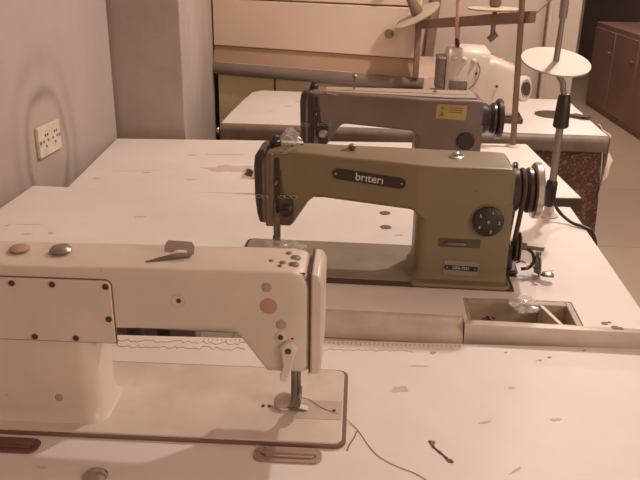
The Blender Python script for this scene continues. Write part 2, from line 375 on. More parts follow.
# ------------------------------------------------------------------ sewing machine
def loft(bm,st,n=5):
    """st: list of (x, zlo, zhi, yf, yb, r) -> rounded rectangles in the y-z plane swept along x"""
    rings=[]
    for x,zl,zh,yf,yb,r in st:
        rings.append([bm.verts.new((x,p[0],p[1])) for p in rrect(yf,yb,zl,zh,r,n)])
    m=len(rings[0])
    for a,c in zip(rings,rings[1:]):
        for i in range(m):
            j=(i+1)%m; bm.faces.new((a[i],a[j],c[j],c[i]))
    bm.faces.new(rings[0][::-1]); bm.faces.new(rings[-1])
def machine(loc,rz,scale,label,group,body,bedm,hb=.067,und=.122,top=.197,yb=.034,colx=.240,bedy=(-.105,.070),flare=True,seal='rubber',fm=.012,bx=.398):
    root=empty('sewing_machine',loc,rz,scale); tag(root,label,'sewing machine')
    # casting: head, arm and column in one swept body
    st=[]
    xe=.392
    def yf(x):
        if not flare: return -.036
        t=min(max((x-.03)/.212,0),1); return -.036-.046*t
    def yr(x): return yb-(.006*min(max(x/.35,0),1) if flare else 0)
    st+= [(-.020,hb+.008,top-.022,-.030,yb-.006,.012),(-.016,hb+.002,top-.010,yf(0),yb-.002,.012),(-.008,hb,top-.003,yf(0),yb,.010),(.005,hb,top,yf(0),yb,.009),(.032,hb,top,yf(.032),yb,.009),
          (.036,hb+.005,top,yf(.036),yr(.036),.009),(.062,und-.008,top,yf(.062),yr(.062),.009),(.070,und-.001,top,yf(.07),yr(.07),.009),(.078,und+.001,top,yf(.078),yr(.078),.009)]
    for x in(.12,.16,.20): st.append((x,und+.001-(x-.078)*.03,top-.001,yf(x),yr(x),.009))
    zu=und-.003
    for a in(0,20,40,60,80):
        x=colx-.011+.011*math.sin(R(a)); z=zu-.011+.011*math.cos(R(a))
        st.append((x,z,top-.002,yf(x),yr(x),.008))
    st.append((colx+.006,zu-.012,top-.002,yf(colx),yr(colx),.008))
    for x in(.27,.30,.34,.37): st.append((x,und-.03,top-.003,yf(x),yr(x),.007))
    st+=[(.385,und-.03,top-.004,yf(.385)+.001,yr(.385)-.002,.008),(xe-.001,und-.03,top-.010,yf(xe)+.006,yr(xe)-.007,.008),(xe,und-.03,top-.018,yf(xe)+.014,yr(xe)-.014,.008)]
    b=B(); loft(b,st); link('casting',b,body,root,ang=32)
    cb=B(); y_f=yf(.34)-.0001; y_b=yr(.34)+.0003
    rr_=.020
    def plan(g,x1=xe-.0005): return rrect(colx-g,x1,y_f-g*.6,y_b+g*.6,rr_,6,(0,1,1,0))
    rings=[]
    for z,g in((.0,.010),(.003,.006),(.008,.0025),(.016,.0),(und-.012,.0),(und+.012,.0)):
        rings.append([cb.verts.new((p[0],p[1],z)) for p in plan(g)])
    n_=len(rings[0])
    for a_,c_ in zip(rings,rings[1:]):
        for i in range(n_): cb.faces.new((a_[i],a_[(i+1)%n_],c_[(i+1)%n_],c_[i]))
    cb.faces.new(rings[0][::-1]); cb.faces.new(rings[-1])
    link('column',cb,body,root,ang=32)
    # bed and the dark seal around it; a wide front strip paints bed-front shade
    y0,y1=bedy
    b=B(); prism(b,rrect(-.061,bx+.005,y0,y1,.014,6,(0,1,1,0)),'z',-.0045,-.0002); link('bed_seal_and_shade',b,seal,root)
    b=B(); prism(b,rrect(-.056,bx,y0+fm,y1-.003,.011,6,(0,1,1,0)),'z',-.004,.0015); link('bed',b,bedm,root,bevel=.0012)
    # needle plate, slide plate
    b=B(); prism(b,rrect(-.0545,.002,-.021,.019,.002),'z',.0015,.0020); 
    link('needle_plate',b,'plate',root)
    b=B()
    b.free()
    for px,py in((-.045,0),(.036,-.004),(.044,-.004)):
        b=B(); cyl(b,(px,py,.0016),(px,py,.0028),.0023,n=10); link('plate_screw',b,'rubber',root)
    # needle bar, presser bar, foot
    b=B(); cyl(b,(0,0,.030),(0,0,hb+.012),.0036,n=12); cyl(b,(0,0,.022),(0,0,.034),.0050,n=12); cyl(b,(0,0,.003),(0,0,.03),.0010,n=8); link('needle_bar',b,'dullmetal',root)
    b=B(); cyl(b,(.004,.011,.02),(.004,.011,hb+.012),.0038,n=12); box(b,-.004,.007,-.006,.014,.014,.028); link('presser_bar',b,'dullmetal',root,bevel=.0008)
    b=B(); prism(b,[(-.013,.003),(-.010,.0026),(.010,.0026),(.013,.006),(.012,.0075),(.008,.0048),(.004,.006),(.004,.016),(-.002,.016),(-.002,.006)],'y',-.006,.004); link('presser_foot',b,'metal',root,bevel=.0006)
    # hand wheel
    zc=.136
    wheel=B(); lathe(wheel,[(0,.030),(.002,.036),(.018,.0365),(.021,.033),(.026,.0315),(.031,.035),(.035,.0385),(.041,.038),(.045,.032)],(xe-.001,0,zc),(1,0,0),48)
    w=link('hand_wheel',wheel,'blackenamel',root)
    b=B(); lathe(b,[(0,.036),(.001,.045),(.003,.047),(.011,.0475),(.013,.045),(.0135,.034),(.011,.030),(.011,.012),(.016,.010),(.016,.002)],(xe+.042,0,zc),(1,0,0),56); link('wheel_rim',b,'chrome' if body!='grey' else 'blackenamel',w)
    return root,yf,yr,xe,zc
def face_screw(root,name,x,y,z,r,h,m,dirn=-1,n=20):
    b=B(); lathe(b,[(0,r),(h*.6,r),(h,r*.75)],(x,y,z),(0,dirn,0),n); return link(name,b,m,root)
def front_details(root,yf,zt,style):
    F=yf(0)
    # black side cover on the left end
    b=B(); prism(b,[(-.0225,.070),(-.0265,.085),(-.0300,.115),(-.0310,zt-.026),(-.0290,zt-.010),(-.024,zt-.0015),(-.016,zt+.001),(-.0105,zt+.001),(-.0105,.070)],'y',F+.003,.034); link('end_cover',b,'blackenamel',root,bevel=.003)
    b=B(); prism(b,[(-.0112,.066),(-.0112,zt-.010),(-.006,zt-.003),(.0025,zt-.003),(.0025,.066)],'y',F-.004,F+.004); link('face_plate',b,'faceplate' if style=='olive' else 'black',root,bevel=.0025)
    b=B(); prism(b,rrect(.0042,.0125,.090,zt-.010,.004),'y',F-.0012,F+.002); link('lever_slot',b,'black',root)
    b=B(); prism(b,[(.0135,.068),(.030,.068),(.046,.092),(.046,.118),(.020,.126),(.016,zt-.03),(.0135,zt-.03)],'y',F-.0014,F+.002); link('tension_plate',b,'oliveshade' if style=='olive' else 'blackenamel',root,bevel=.0008)
    # take-up lever and thread guides
    b=B(); tube(b,smooth_path([(.008,F,.150),(.009,F-.010,.148),(.007,F-.014,.144)]),.0016,6); link('take_up_lever',b,'metal',root)
    for gx,gz in((-.022,.1195),(-.012,.118),(.016,.120),(.026,.121),(.038,.120)):
        b=B(); tube(b,[(gx+.0055*math.cos(t*PI/5),F-.004,gz+.0028*math.sin(t*PI/5)) for t in range(0,10)],.0007,6); link('thread_guide',b,'metal',root)
    # tension dial
    b=B(); lathe(b,[(0,.004),(.006,.004),(.006,.0105),(.008,.011),(.010,.008),(.010,.0095),(.013,.0095),(.016,.006),(.020,.0055)],(.026,F-.001,.098),(0,-1,0),28)
    link('tension_discs',b,'metal' if style=='grey' else 'black',root)
    b=B(); tube(b,[(.006,F-.003,.108),(.005,F-.006,.100),(.006,F-.003,.090)],.0008,6); link('check_spring',b,'metal',root)
    # top: presser screw, tilted guide, thread pins, caps
    b=B(); lathe(b,[(0,.007),(.004,.008),(.004,.010),(.012,.010),(.014,.0075),(.020,.007),(.022,.004)],(.0,.004,zt-.004),(0,0,1),20); link('pressure_screw',b,'black',root)
    b=B(); tube(b,[(.012,F+.004,zt-.006),(.020,F-.004,zt-.002),(.042,F-.003,zt+.006)] if style=='olive' else [(.022,F+.01,zt+.001),(.036,F-.004,zt-.004),(.06,F-.006,zt-.007)],.0018,8); link('thread_guide_bar',b,'metal',root)
def dial(root,x,y,z,r):
    d=B(); lathe(d,[(0,r),(.008,r),(.010,r*.9)],(x,y,z),(0,-1,0),40); o=link('stitch_dial',d,'black',root); 
    return o

# ---- M2 olive machine
m2,yf,yr,xe,zc=machine((-.105,1.250,Z2+.0045),-3.2,1,'olive green sewing machine with black oval name plate on the second table',None,'olive','olivebed')
zt=.197
front_details(m2,yf,zt,'olive')
b=B(); tube(b,[(-.036,-.01,.152),(-.043,-.012,.152),(-.050,-.014,.149)],.0022,8); cyl(b,(-.044,-.012,.146),(-.044,-.012,.158),.0035); cyl(b,(-.041,-.012,.151),(-.038,-.012,.151),.006); link('side_thread_stud',b,'dullmetal',m2)
# black oval name plate (tilted with the tapering arm)
def on_face(x): return yf(x)
np_=B(); prism(np_,rrect(-.0605,.0605,-.0088,.0088,.0087,8),'y',-.0012,.001)
slope=math.atan2(yf(.22)-yf(.10),.12)
npo=link('name_plate',np_,'black',m2); npo.location=(.161,yf(.161)-.0008,.1655); npo.rotation_euler=(0,R(3.0),slope)
text('brand_lettering','b\u0131\u0131teri',.017,(.002,-.0022,-.0002),(R(90),0,0),'lettering',npo) if False else None
lt=text('brand_lettering','br\u0131ter\u0131',.0185,(.0015,-.0014,.0003),(R(90),0,0),'lettering',npo,bold=.00015,sx=1.0)
for x in(-.0545,.0545):
    b=B(); cyl(b,(x,-.001,0),(x,-.0022,0),.0018,n=12); link('plate_rivet',b,'metal',npo)
# dial with numerals
dx,dz,dr=.354,.108,.0245
d=dial(m2,dx,yf(dx)+.001,dz,dr)
for k,s in enumerate('12345'):
    a=R(70-72*k); text('dial_numeral',s,.0075,(dx+math.cos(a)*dr*.68,yf(dx)-.0094,dz+math.sin(a)*dr*.68),(R(90),0,0),'lettering',d)
text('dial_numeral','0',.007,(dx,yf(dx)-.0094,dz),(R(90),0,0),'lettering',d)
b=B(); lathe(b,[(0,dr*1.12),(.0015,dr*1.1)],(dx,yf(dx)+.0006,dz),(0,-1,0),40); link('dial_ring',b,'olive',m2)
# reverse lever in slot
sl=B(); prism(sl,rrect(.278,.346,.060,.075,.003),'y',yf(.34)-.0006,yf(.34)+.004); link('lever_recess',sl,'oliveshade',m2)
b=B(); prism(b,rrect(.288,.322,.0655,.0695,.002),'y',yf(.34)-.006,yf(.34)); link('reverse_lever',b,'dullmetal',m2,bevel=.001)
# model label
lb=B(); prism(lb,rrect(-.028,.028,-.0125,.0125,.001),'y',-.0006,.001); lo=link('model_label',lb,'labelgrey',m2); lo.location=(.318,yf(.32)-.0010,.024); lo.rotation_euler=(0,R(2),math.atan2(yf(.34)-yf(.30),.04))
b=B(); box(b,-.027,.027,-.0009,-.0003,-.0042,.0042); link('label_band',b,'black',lo)
text('label_text','DB2-7551',.0068,(0,-.0012,0),(R(90),0,0),'lettering',lo)
for x in(-.0225,.0225):
    b=B(); cyl(b,(x,-.0008,0),(x,-.0016,0),.0014,n=10); link('label_rivet',b,'metal',lo)
# top details
colx_=.235
b=B(); lathe(b,[(0,.012),(.0015,.0125),(.003,.009),(.0065,.0075),(.0085,.004)],(.302,-.018,zt-.0035),(0,0,1),28); link('oil_window_cap',b,'metal',m2)
b=B(); lathe(b,[(0,.010),(.001,.010),(.001,.005),(.005,.006),(.009,.007),(.011,.004)],(.131,-.004,zt-.0022),(0,0,1),14); tube(b,[(.128,-.004,zt+.004),(.120,-.010,zt+.001),(.112,-.014,zt-.0005)],.0015,6); link('thread_stud',b,'dullmetal',m2)
b=B(); prism(b,[(.118,-.026),(.150,-.022),(.168,-.004),(.150,.010),(.124,.004)],'z',zt-.0022,zt-.0017); link('oil_patch',b,'oil',m2)
b=B()
for (x,y) in((.02,-.02),(.03,.0),(.045,.012),(.022,.016)): cyl(b,(x,y,zt-.0015),(x,y,zt+.001),.0028,n=12)
link('top_screws',b,'rubber',m2)
b=B(); cyl(b,(xe-.004,-.02,.172),(xe+.004,-.02,.174),.003); link('side_screw',b,'black',m2)
b=B(); prism(b,rrect(colx_,.398,-.106,-.06,.011),'z',-.004,.003); link('base_lip',b,'olive',m2,bevel=.003)
# belt (two strands, down to the slot in the table)
bl=B()
P=[]
for s in(-1,1):
    tube(bl,[(xe+.0245,s*.0325,zc+.006),(xe+.019,s*.029,.07),(xe+.014,s*.026,.001)],.0042,8)
tube(bl,[(xe+.0245,.0335*math.cos(R(a)),zc+.0335*math.sin(R(a))) for a in range(0,181,12)],.0042,8)
link('drive_belt',bl,'rubber',m2)
b=B(); box(b,xe+.006,xe+.026,-.045,.045,-.0042,-.0030); link('belt_slot',b,'rubber',m2)

# plastic film left over on head and by the foot
b=B(); crumple(b,(0,0,0),(.016,.012,.013),5,3,.30)
for v in b.verts: v.co.x*= 1.25-.6*(v.co.z+.013)/.026
o=link('plastic_wrap',b,'bag',None,ang=10); o.location=(-.078,1.262,Z2+.0045+.197+.0135); tag(o,'scrap of clear plastic film sitting on the head of the olive machine','plastic film')
b=B(); crumple(b,(0,0,0),(.036,.016,.015),8,3,.28); o=link('plastic_wrap',b,'bag',None,ang=10); o.location=(-.088,1.215,Z2+.0045+.024); tag(o,'crumpled clear plastic film around the needle foot of the olive machine','plastic film')
b=B(); crumple(b,(0,0,0),(.022,.022,.009),11,3,.30); o=link('plastic_bag',b,'bag',None,ang=10); o.location=(.295,1.062,Z2+.010-.002); tag(o,'small crumpled clear plastic bag lying over the parts tray','plastic bag')
# small black screws in the tray
for i,(x,y,l) in enumerate(((.2235,1.023,'a'),(.236,1.027,'b'),(.229,1.036,'c'))):
    b=B(); lathe(b,[(0,.004),(.003,.0055),(.006,.0055),(.008,.003),(.012,.0025)],(0,0,0),(.5,.3,.6),12)
    o=link('thumb_screw',b,'rubber'); o.location=(x,y,Z2-.0085 if i<2 else Z2-.012)
    tag(o,'small dark thumb screw in the left end of the parts tray','screw','loose screws in the parts tray')

# ---- bobbin winder
def winder(loc,rz,label,s=1):
    r=empty('bobbin_winder',loc,rz,s); tag(r,label,'bobbin winder')
    b=B(); box(b,-.014,.016,-.030,.024,0,.006); box(b,-.010,.004,-.022,.012,.006,.052); link('base',b,'blackenamel',r,bevel=.003)
    b=B(); lathe(b,[(0,.010),(.001,.024),(.003,.027),(.007,.027),(.009,.023),(.012,.006)],(.005,-.002,.044),(1,0,0),36); link('wheel',b,'blackenamel',r)
    b=B(); lathe(b,[(0,.0265),(.0016,.0275),(.003,.0265)],(.0148,-.002,.044),(1,0,0),36); link('wheel_rim',b,'dullmetal',r)
    b=B(); cyl(b,(.016,-.002,.046),(.060,-.006,.044),.0042); cyl(b,(.016,-.002,.046),(.030,-.003,.0455),.007); link('spindle',b,'dullmetal',r)
    b=B(); tube(b,smooth_path([(.028,-.004,.043),(.040,-.008,.036),(.044,-.012,.022),(.036,-.016,.010),(.022,-.016,.006)]),.0032,8); link('trip_arm',b,'blackenamel',r)
    b=B(); tube(b,smooth_path([(.012,-.02,.020),(.022,-.026,.026),(.032,-.028,.018),(.030,-.022,.010)]),.0018,6); link('spring',b,'metal',r)
    b=B(); prism(b,[(.044,-.006),(.056,-.008),(.060,-.028),(.078,-.036),(.076,-.048),(.058,-.046),(.046,-.032)],'z',.006,.010); box(b,.046,.055,-.016,-.010,.0,.040); link('bracket',b,'dullmetal',r,bevel=.001)
    b=B(); lathe(b,[(0,.003),(.0,.009),(.001,.010),(.0025,.008),(.003,.004)],(.066,-.041,.010),(0,0,1),20); link('tension_washers',b,'metal',r)
    b=B(); tube(b,smooth_path([(.05,-.02,.036),(.052,-.03,.030),(.050,-.05,.010),(.040,-.055,.004)]),.0024,6); link('wire_arm',b,'dullmetal',r)
    return r
winder((.299,1.212,Z2+.004),-6,'black and steel bobbin winder beside the wheel of the olive machine',.93)

# ---- M3 grey machine
m3,yf,yr,xe,zc=machine((-.060,1.885,.7545),-1.5,1.04,'grey sewing machine with yellow sticker, behind the olive machine',None,'grey','greytop')
front_details(m3,yf,zt,'grey')
dial(m3,.355,yf(.355)+.001,.100,.020)
b=B(); cyl(b,(.285,-.01,zt-.004),(.285,-.01,zt+.002),.006); cyl(b,(.285,-.01,zt),(.285,-.01,zt+.006),.0025); link('oil_cap',b,'metal',m3)
b=B(); tube(b,[(.095,.0,zt-.003),(.096,.0,zt+.034)],.0018,8); lathe(b,[(0,.002),(.002,.0055),(.006,.0065),(.010,.003)],(.096,0,zt+.026),(0,0,1),14); tube(b,[(.096,0,zt+.034),(.096,0,zt+.040)],.001,6); link('thread_pin',b,'dullmetal',m3)
st_=B(); prism(st_,rrect(-.034,.034,-.0165,.0165,.001),'y',-.0006,.0008); so=link('warning_sticker',st_,'yellow',m3); so.location=(.318,yf(.318)-.0004,.166); so.rotation_euler=(0,R(2),math.atan2(yf(.33)-yf(.30),.03))
b=B(); 
for z in(.009,.004,-.001): box(b,-.006,.026,-.0009,-.0003,z,z+.002)
prism(b,[(-.026,.006),(-.016,.006),(-.021,.013)],'y',-.0009,-.0003); prism(b,[(-.027,-.010),(-.015,-.010),(-.021,.001)],'y',-.0009,-.0003)
link('sticker_print',b,'yellowdk',so)
b=B(); prism(b,[(.03,-.030),(.10,-.042),(.30,-.072),(.375,-.072),(.375,.020),(.03,.026)],'z',zt-.003,zt+.0006); link('top_cover',b,'greylight',m3)
b=B(); prism(b,[(.03,-.016),(.36,-.040),(.36,-.036),(.03,-.012)],'z',zt+.0004,zt+.0009); link('cover_groove',b,'rubber',m3)
winder((.425,1.80,.75),-4,'small bobbin winder beside the wheel of the grey machine',.8)

# ---- M1 cream machine seen from behind
m1,yf,yr,xe,zc=machine((-.041,.803,.7545),178.5,1,'cream sewing machine seen from behind on the nearest table, back cover screwed on',None,'cream','cream2',hb=.079,und=.130,top=.206,yb=.044,colx=.236,bedy=(-.100,.068),flare=False,seal='seal',fm=.003,bx=.42)
zt1=.2065; Yb=.044
# end cover with gap line
b=B(); prism(b,[(-.0285,.080),(-.031,.10),(-.031,zt1-.012),(-.027,zt1-.003),(-.0165,zt1-.001),(-.0165,.080)],'y',-.036,Yb+.001); link('end_cover',b,'cream',m1,bevel=.003)
b=B(); prism(b,[(-.0166,.080),(-.0152,.080),(-.0152,zt1-.0005),(-.0166,zt1-.0005)],'y',-.034,Yb+.0004); link('cover_gap',b,'rubber',m1)
# big rear cover plate
b=B(); prism(b,rrect(.2065,.378,.112,.190,.007,6,(1,1,0,1)),'y',Yb-.001,Yb+.003); cpl=link('back_cover',b,'cream',m1,bevel=.001)
b=B(); prism(b,rrect(.2050,.3795,.1105,.1915,.008,6,(1,1,0,1)),'y',Yb-.001,Yb+.0006); link('cover_gasket',b,'oil',m1)
for (x,z) in((.2115,.1835),(.272,.184),(.318,.184),(.2115,.143),(.252,.117),(.300,.117),(.365,.184)):
    b=B(); lathe(b,[(0,.0036),(.0012,.0036),(.002,.0028)],(x,Yb+.0028,z),(0,1,0),14); link('cover_screw',b,'rubber',cpl)
face_screw(m1,'column_plug',.282,Yb-.0005,.034,.0055,.0012,'greycap',1)
# round bosses and plugs on the arm
b=B(); lathe(b,[(0,.0085),(.0008,.0085),(.0008,.0078),(.0,.0078)],(.131,Yb-.0002,.168),(0,1,0),24); cyl(b,(.131,Yb-.001,.168),(.131,Yb+.0006,.168),.0028,n=12,mi=1); link('arm_plug',b,['cream','rubber'],m1)
face_screw(m1,'rubber_plug',.0300,Yb-.0005,.1655,.0098,.0012,'redcap',1,28)
face_screw(m1,'rubber_plug',.0320,Yb-.0005,.1885,.0058,.0012,'greycap',1,24)
face_screw(m1,'rubber_plug',.0160,Yb-.0005,.1430,.0062,.0012,'greycap',1,24)
b=B(); lathe(b,[(0,.0065),(.0025,.006),(.003,.003)],(.0165,Yb-.001,.128),(0,1,0),20); cyl(b,(.0165,Yb+.001,.128),(.0165,Yb+.0026,.128),.0030,n=12); link('ring_screw',b,'white',m1)
b=B(); cyl(b,(.0165,Yb+.0015,.128),(.0165,Yb+.0036,.128),.0030,n=12); link('screw_hole',b,'rubber',m1)
# presser lifter: boss with hanging lever
lf=B(); lathe(lf,[(0,.0098),(.006,.0095),(.008,.0075)],(.0075,Yb-.001,.113),(0,1,0),24); 
prism(lf,[(.0000,.108),(.0155,.110),(.0135,.092),(.0175,.080),(.0165,.073),(.0100,.072),(.0060,.082)],'y',Yb+.0005,Yb+.0065)
lfo=link('presser_lifter',lf,'white',m1,bevel=.0012)
b=B(); cyl(b,(.0075,Yb+.005,.113),(.0075,Yb+.0078,.113),.0036,n=14); link('lifter_screw',b,'rubber',lfo)
face_screw(m1,'small_hole',.0035,Yb-.0005,.1255,.0014,.0009,'rubber',1,10)
# top: caps and guides
b=B(); lathe(b,[(0,.0125),(.0015,.013),(.005,.010),(.0065,.004)],(.2775,.000,zt1-.001),(0,0,1),26); link('oil_window_cap',b,'metal',m1)
b=B(); lathe(b,[(0,.0115),(.0015,.012),(.0035,.009),(.0045,.003)],(.3265,.000,zt1-.001),(0,0,1),26); link('oil_window_cap',b,'redcap',m1)
b=B()
prism(b,[(-.0165,0),(-.0165,.008),(-.013,.0135),(.012,.0145),(.0155,.010),(.0155,.001),(.009,.001),(.007,.005),(-.003,.004),(-.008,.0)],'y',-.0008,.0008)
prism(b,[(-.0165,-.0008),(.022,-.010),(.025,-.006),(-.005,.004)],'z',-.0006,.0004) if False else None
g=link('thread_bracket',b,'greycap',m1); g.location=(.137,.004,zt1+.002); g.rotation_euler=(R(-14),R(4),R(178)); g.scale=(1.08,1,1.05)
b=B(); prism(b,[(.123,-.004),(.142,-.004),(.172,.024),(.168,.025),(.125,.008)],'z',zt1-.0012,zt1-.0002); link('bracket_foot',b,'dullmetal',m1)
b=B()
for(x,y,r)in((.0300,.010,.0032),(.0165,.014,.0045),(.0185,.024,.0035),(.004,.018,.0062),(.0035,-.002,.0062),(.012,-.014,.0045)):
    lathe(b,[(0,r),(.0012,r),(.002,r*.6)],(x,y,zt1-.0012),(0,0,1),16)
link('top_screws',b,'dullmetal',m1)
b=B(); tube(b,[(.006,.036,zt1-.0035),(-.010,.036,zt1-.0035)],.001,6); link('edge_slit',b,'rubber',m1)
# take-up lever, tension and wrapped pin on the far (operator) side
b=B(); lathe(b,[(0,.004),(.006,.004),(.006,.0105),(.010,.010),(.018,.006)],(.026,-.036,.108),(0,-1,0),20); link('tension_discs',b,'metal',m1)
dial(m1,.345,-.035,.10,.025)
# lint finger guard disc by the foot, ribbed
b=B(); lathe(b,[(0,.0125),(.0015,.0135),(.0035,.0125),(.0045,.009)],(0,0,0),(0,0,1),30)
for k in range(-5,6):
    w=math.sqrt(max(.0125**2-(k*.0021)**2,0))
    box(b,k*.0021-.0005,k*.0021+.0005,-w*.92,w*.92,.003,.0062)
o=link('ribbed_guard',b,'lint',m1); o.location=(.0175,-.008,.0062); o.rotation_euler=(R(-24),0,R(8))
# hinges on T1
def hinge(x,y,m,label):
    r=empty('machine_hinge',(x,y,.75),-1.5); tag(r,label,'hinge')
    b=B(); prism(b,rrect(-.039,.039,-.013,.014,.010),'z',0,.0022); link('base_pad',b,m,r,bevel=.001)
    b=B(); prism(b,rrect(-.026,.030,-.006,.012,.003),'z',.0022,.0042); cyl(b,(-.030,.0,.0042),(.033,.0,.0042),.0022,n=10); link('hinge_leaf',b,m,r,bevel=.0006)
hinge(-.048,.718,'hinge','brown hinge pad behind the needle end of the cream machine')
hinge(-.375,.722,'hingered','dark red hinge pad behind the column of the cream machine')
# loose thread
b=B(); pts=[(-.038,.828,.7575),(-.026,.822,.7575),(-.010,.806,.7572),(.006,.797,.757),(.018,.791,.753),(.033,.771,.7508),(.049,.733,.7508),(.063,.715,.7508),(.079,.703,.7508),(.095,.694,.7508),(.110,.680,.7508)]
tube(b,smooth_path(pts,6),.00045,6); o=link('loose_thread',b,'thread'); tag(o,'loose thread trailing from the needle across the nearest table','thread')

# ------------------------------------------------------------------ thread stand on T2
s=empty('thread_stand',(.442,1.500,Z2)); tag(s,'upright thread stand with black grip on the right rear of the second table','thread stand')
b=B(); lathe(b,[(0,.019),(.003,.020),(.006,.014),(.012,.010),(.030,.0085)],(0,0,0),(0,0,1),28); link('base_flange',b,'white',s)
b=B(); cyl(b,(0,0,.022),(0,0,.25),.0075); link('pole',b,'shaft',s)
b=B(); lathe(b,[(0,.009),(.004,.0105),(.05,.0115),(.055,.009)],(-.001,0,.022),(0,0,1),20); link('lower_sleeve',b,'black',s)
b=B(); lathe(b,[(0,.012),(.003,.0155),(.030,.0145),(.060,.0125),(.066,.010)],(.001,0,.186),(0,0,1),20); link('grip',b,'black',s)
b=B(); tube(b,[(0,0,.245),(-.006,0,.275),(-.024,0,.300),(-.024,0,.312)],.006,10); link('upper_bracket',b,'shaft',s)
b=B(); lathe(b,[(0,.060),(.002,.0665),(.005,.066),(.004,.010)],(-.026,-.004,.312),(.05,-.27,.96),48); link('spool_disc',b,'disc',s)
b=B(); cyl(b,(-.024,0,.316),(-.022,0,.40),.006,.005); cyl(b,(-.022,0,.395),(-.0215,0,.47),.0078,.0078); link('spool_pin',b,'shaft',s)
b=B(); tube(b,smooth_path([(.444,1.487,.842),(.445,1.480,.812),(.456,1.466,.793),(.475,1.445,.781),(.492,1.428,.7790),(.507,1.413,.772),(.515,1.400,.740),(.522,1.39,.66),(.535,1.38,.52)]),.0035,8); o=link('power_cable',b,'black'); tag(o,'black cable running from the thread stand over the table edge','cable')

# ------------------------------------------------------------------ thread stand with crossbar (third table)
s=empty('thread_stand',(.512,2.175,.75)); tag(s,'tall thread stand with a brown crossbar behind the grey machine','thread stand')
b=B(); lathe(b,[(0,.020),(.003,.020),(.006,.011)],(0,0,0),(0,0,1),24); link('base_flange',b,'white',s)
b=B(); cyl(b,(0,0,.004),(-.022,0,.50),.0085); link('pole',b,'standwood',s)
A=Vector((.004,-.005,.364)); E=Vector((-.228,.675,.273))
dv=(E-A); side=Vector((0,0,1)).cross(dv).normalized()
b=B(); vs=[]
for p in(A-dv.normalized()*.02,E+dv.normalized()*.008):
    for sgnz in(-.016,.016):
        for sd in(-.010,.010): vs.append(b.verts.new(p+Vector((0,0,sgnz))+side*sd))
for f in((0,1,3,2),(4,6,7,5),(0,4,5,1),(1,5,7,3),(3,7,6,2),(2,6,4,0)): b.faces.new([vs[i] for i in f])
link('crossbar',b,'standwood',s,bevel=.002)
b=B(); box(b,E.x-.010,E.x+.010,E.y-.010,E.y+.010,.081,E.z); link('rear_post',b,'standwood',s,bevel=.002)
p=A+dv*.26
b=B(); lathe(b,[(0,.01),(.001,.078),(.006,.080),(.009,.012)],(p.x,p.y,p.z+.026),(0,0,1),40); link('spool_disc',b,'disc',s)
b=B(); lathe(b,[(0,.012),(.01,.018),(.10,.012)],(p.x,p.y,p.z+.034),(0,0,1),24); link('spool_pin',b,'standwood',s)
b=B(); cyl(b,(p.x,p.y,p.z-.06),(p.x,p.y,p.z+.03),.007); cyl(b,(p.x-.010,p.y,p.z-.06),(p.x+.012,p.y,p.z-.04),.010); link('clamp',b,'dullmetal',s)
b=B(); ax=Vector((-.50,-.12,.86)).normalized()
lathe(b,[(0,.01),(.001,.084),(.006,.086),(.009,.012)],(E.x-.004,E.y-.012,E.z+.030),ax,40); link('spool_disc',b,'disc',s)
b=B(); lathe(b,[(0,.016),(.01,.022),(.08,.014)],Vector((E.x-.004,E.y-.012,E.z+.036)),ax,24); link('spool_pin',b,'standwood',s)
b=B(); tube(b,[(-.020,0,.36),(.02,-.004,.372),(.10,-.01,.45)],.0025,6); link('wire_guide',b,'shaft',s)

# ------------------------------------------------------------------ overlock machine on T4
s=empty('overlock_machine',(.475,2.545,.75),-3.3); tag(s,'cream overlock machine with side wheel on the furthest table','overlock machine')
b=B()
loft(b,[(-.125,.060,.215,-.050,.060,.02),(-.118,.055,.232,-.058,.066,.025),(-.07,.050,.240,-.064,.07,.03),(.0,.050,.238,-.064,.07,.03),(.012,.035,.225,-.06,.07,.02)])
link('upper_casting',b,'cream',s)
b=B(); loft(b,[(-.005,.016,.200,-.052,.065,.018),(.03,.016,.205,-.055,.068,.02),(.10,.016,.180,-.052,.062,.02),(.118,.020,.150,-.045,.055,.02)]); link('lower_casting',b,'cream',s)
b=B(); prism(b,[(-.10,-.055),(.135,-.065),(.14,.05),(-.11,.06)],'z',0,.018); loft(b,[(-.10,.016,.060,-.05,.055,.01),(-.02,.016,.06,-.05,.055,.01)]); link('base',b,'rubber',s,bevel=.003)
b=B(); prism(b,rrect(-.155,-.122,-.045,.05,.01),'z',.10,.205); link('head_cover',b,'dullmetal',s,bevel=.004)
b=B(); cyl(b,(-.09,-.06,.018),(-.09,-.06,.075),.006); prism(b,[(-.115,-.085),(-.06,-.085),(-.06,-.05),(-.115,-.05)],'z',.062,.070); tube(b,smooth_path([(-.115,-.08,.085),(-.10,-.09,.095),(-.08,-.09,.085),(-.09,-.085,.075)]),.003,6); link('presser_foot',b,'metal',s,bevel=.001)
b=B(); lathe(b,[(0,.020),(.002,.038),(.010,.042),(.020,.042),(.024,.036),(.024,.022),(.018,.018),(.018,.004)],(.120,-.02,.108),(.75,-.65,.12),36); w=link('hand_wheel',b,'white',s)
b=B(); lathe(b,[(0,.030),(.002,.030)],Vector((.120,-.02,.108))+Vector((.75,-.65,.12)).normalized()*.022,(.75,-.65,.12),30); link('wheel_hub',b,'rubber',w)
b=B(); cyl(b,(-.092,-.01,.225),(-.100,-.01,.45),.0085); link('thread_tube',b,'pink',s)['label']='pink upright tube'
b=B(); tube(b,smooth_path([(-.092,-.012,.235),(-.098,-.03,.262),(-.090,-.035,.245),(-.105,-.03,.215)]),.004,6); link('tube_clip',b,'rubber',s)
b=B()
for (x,z) in((-.06,.10),(-.03,.16),(.04,.12)): cyl(b,(x,-.067,z),(x,-.058,z),.004,n=10)
link('body_screws',b,'rubber',s)

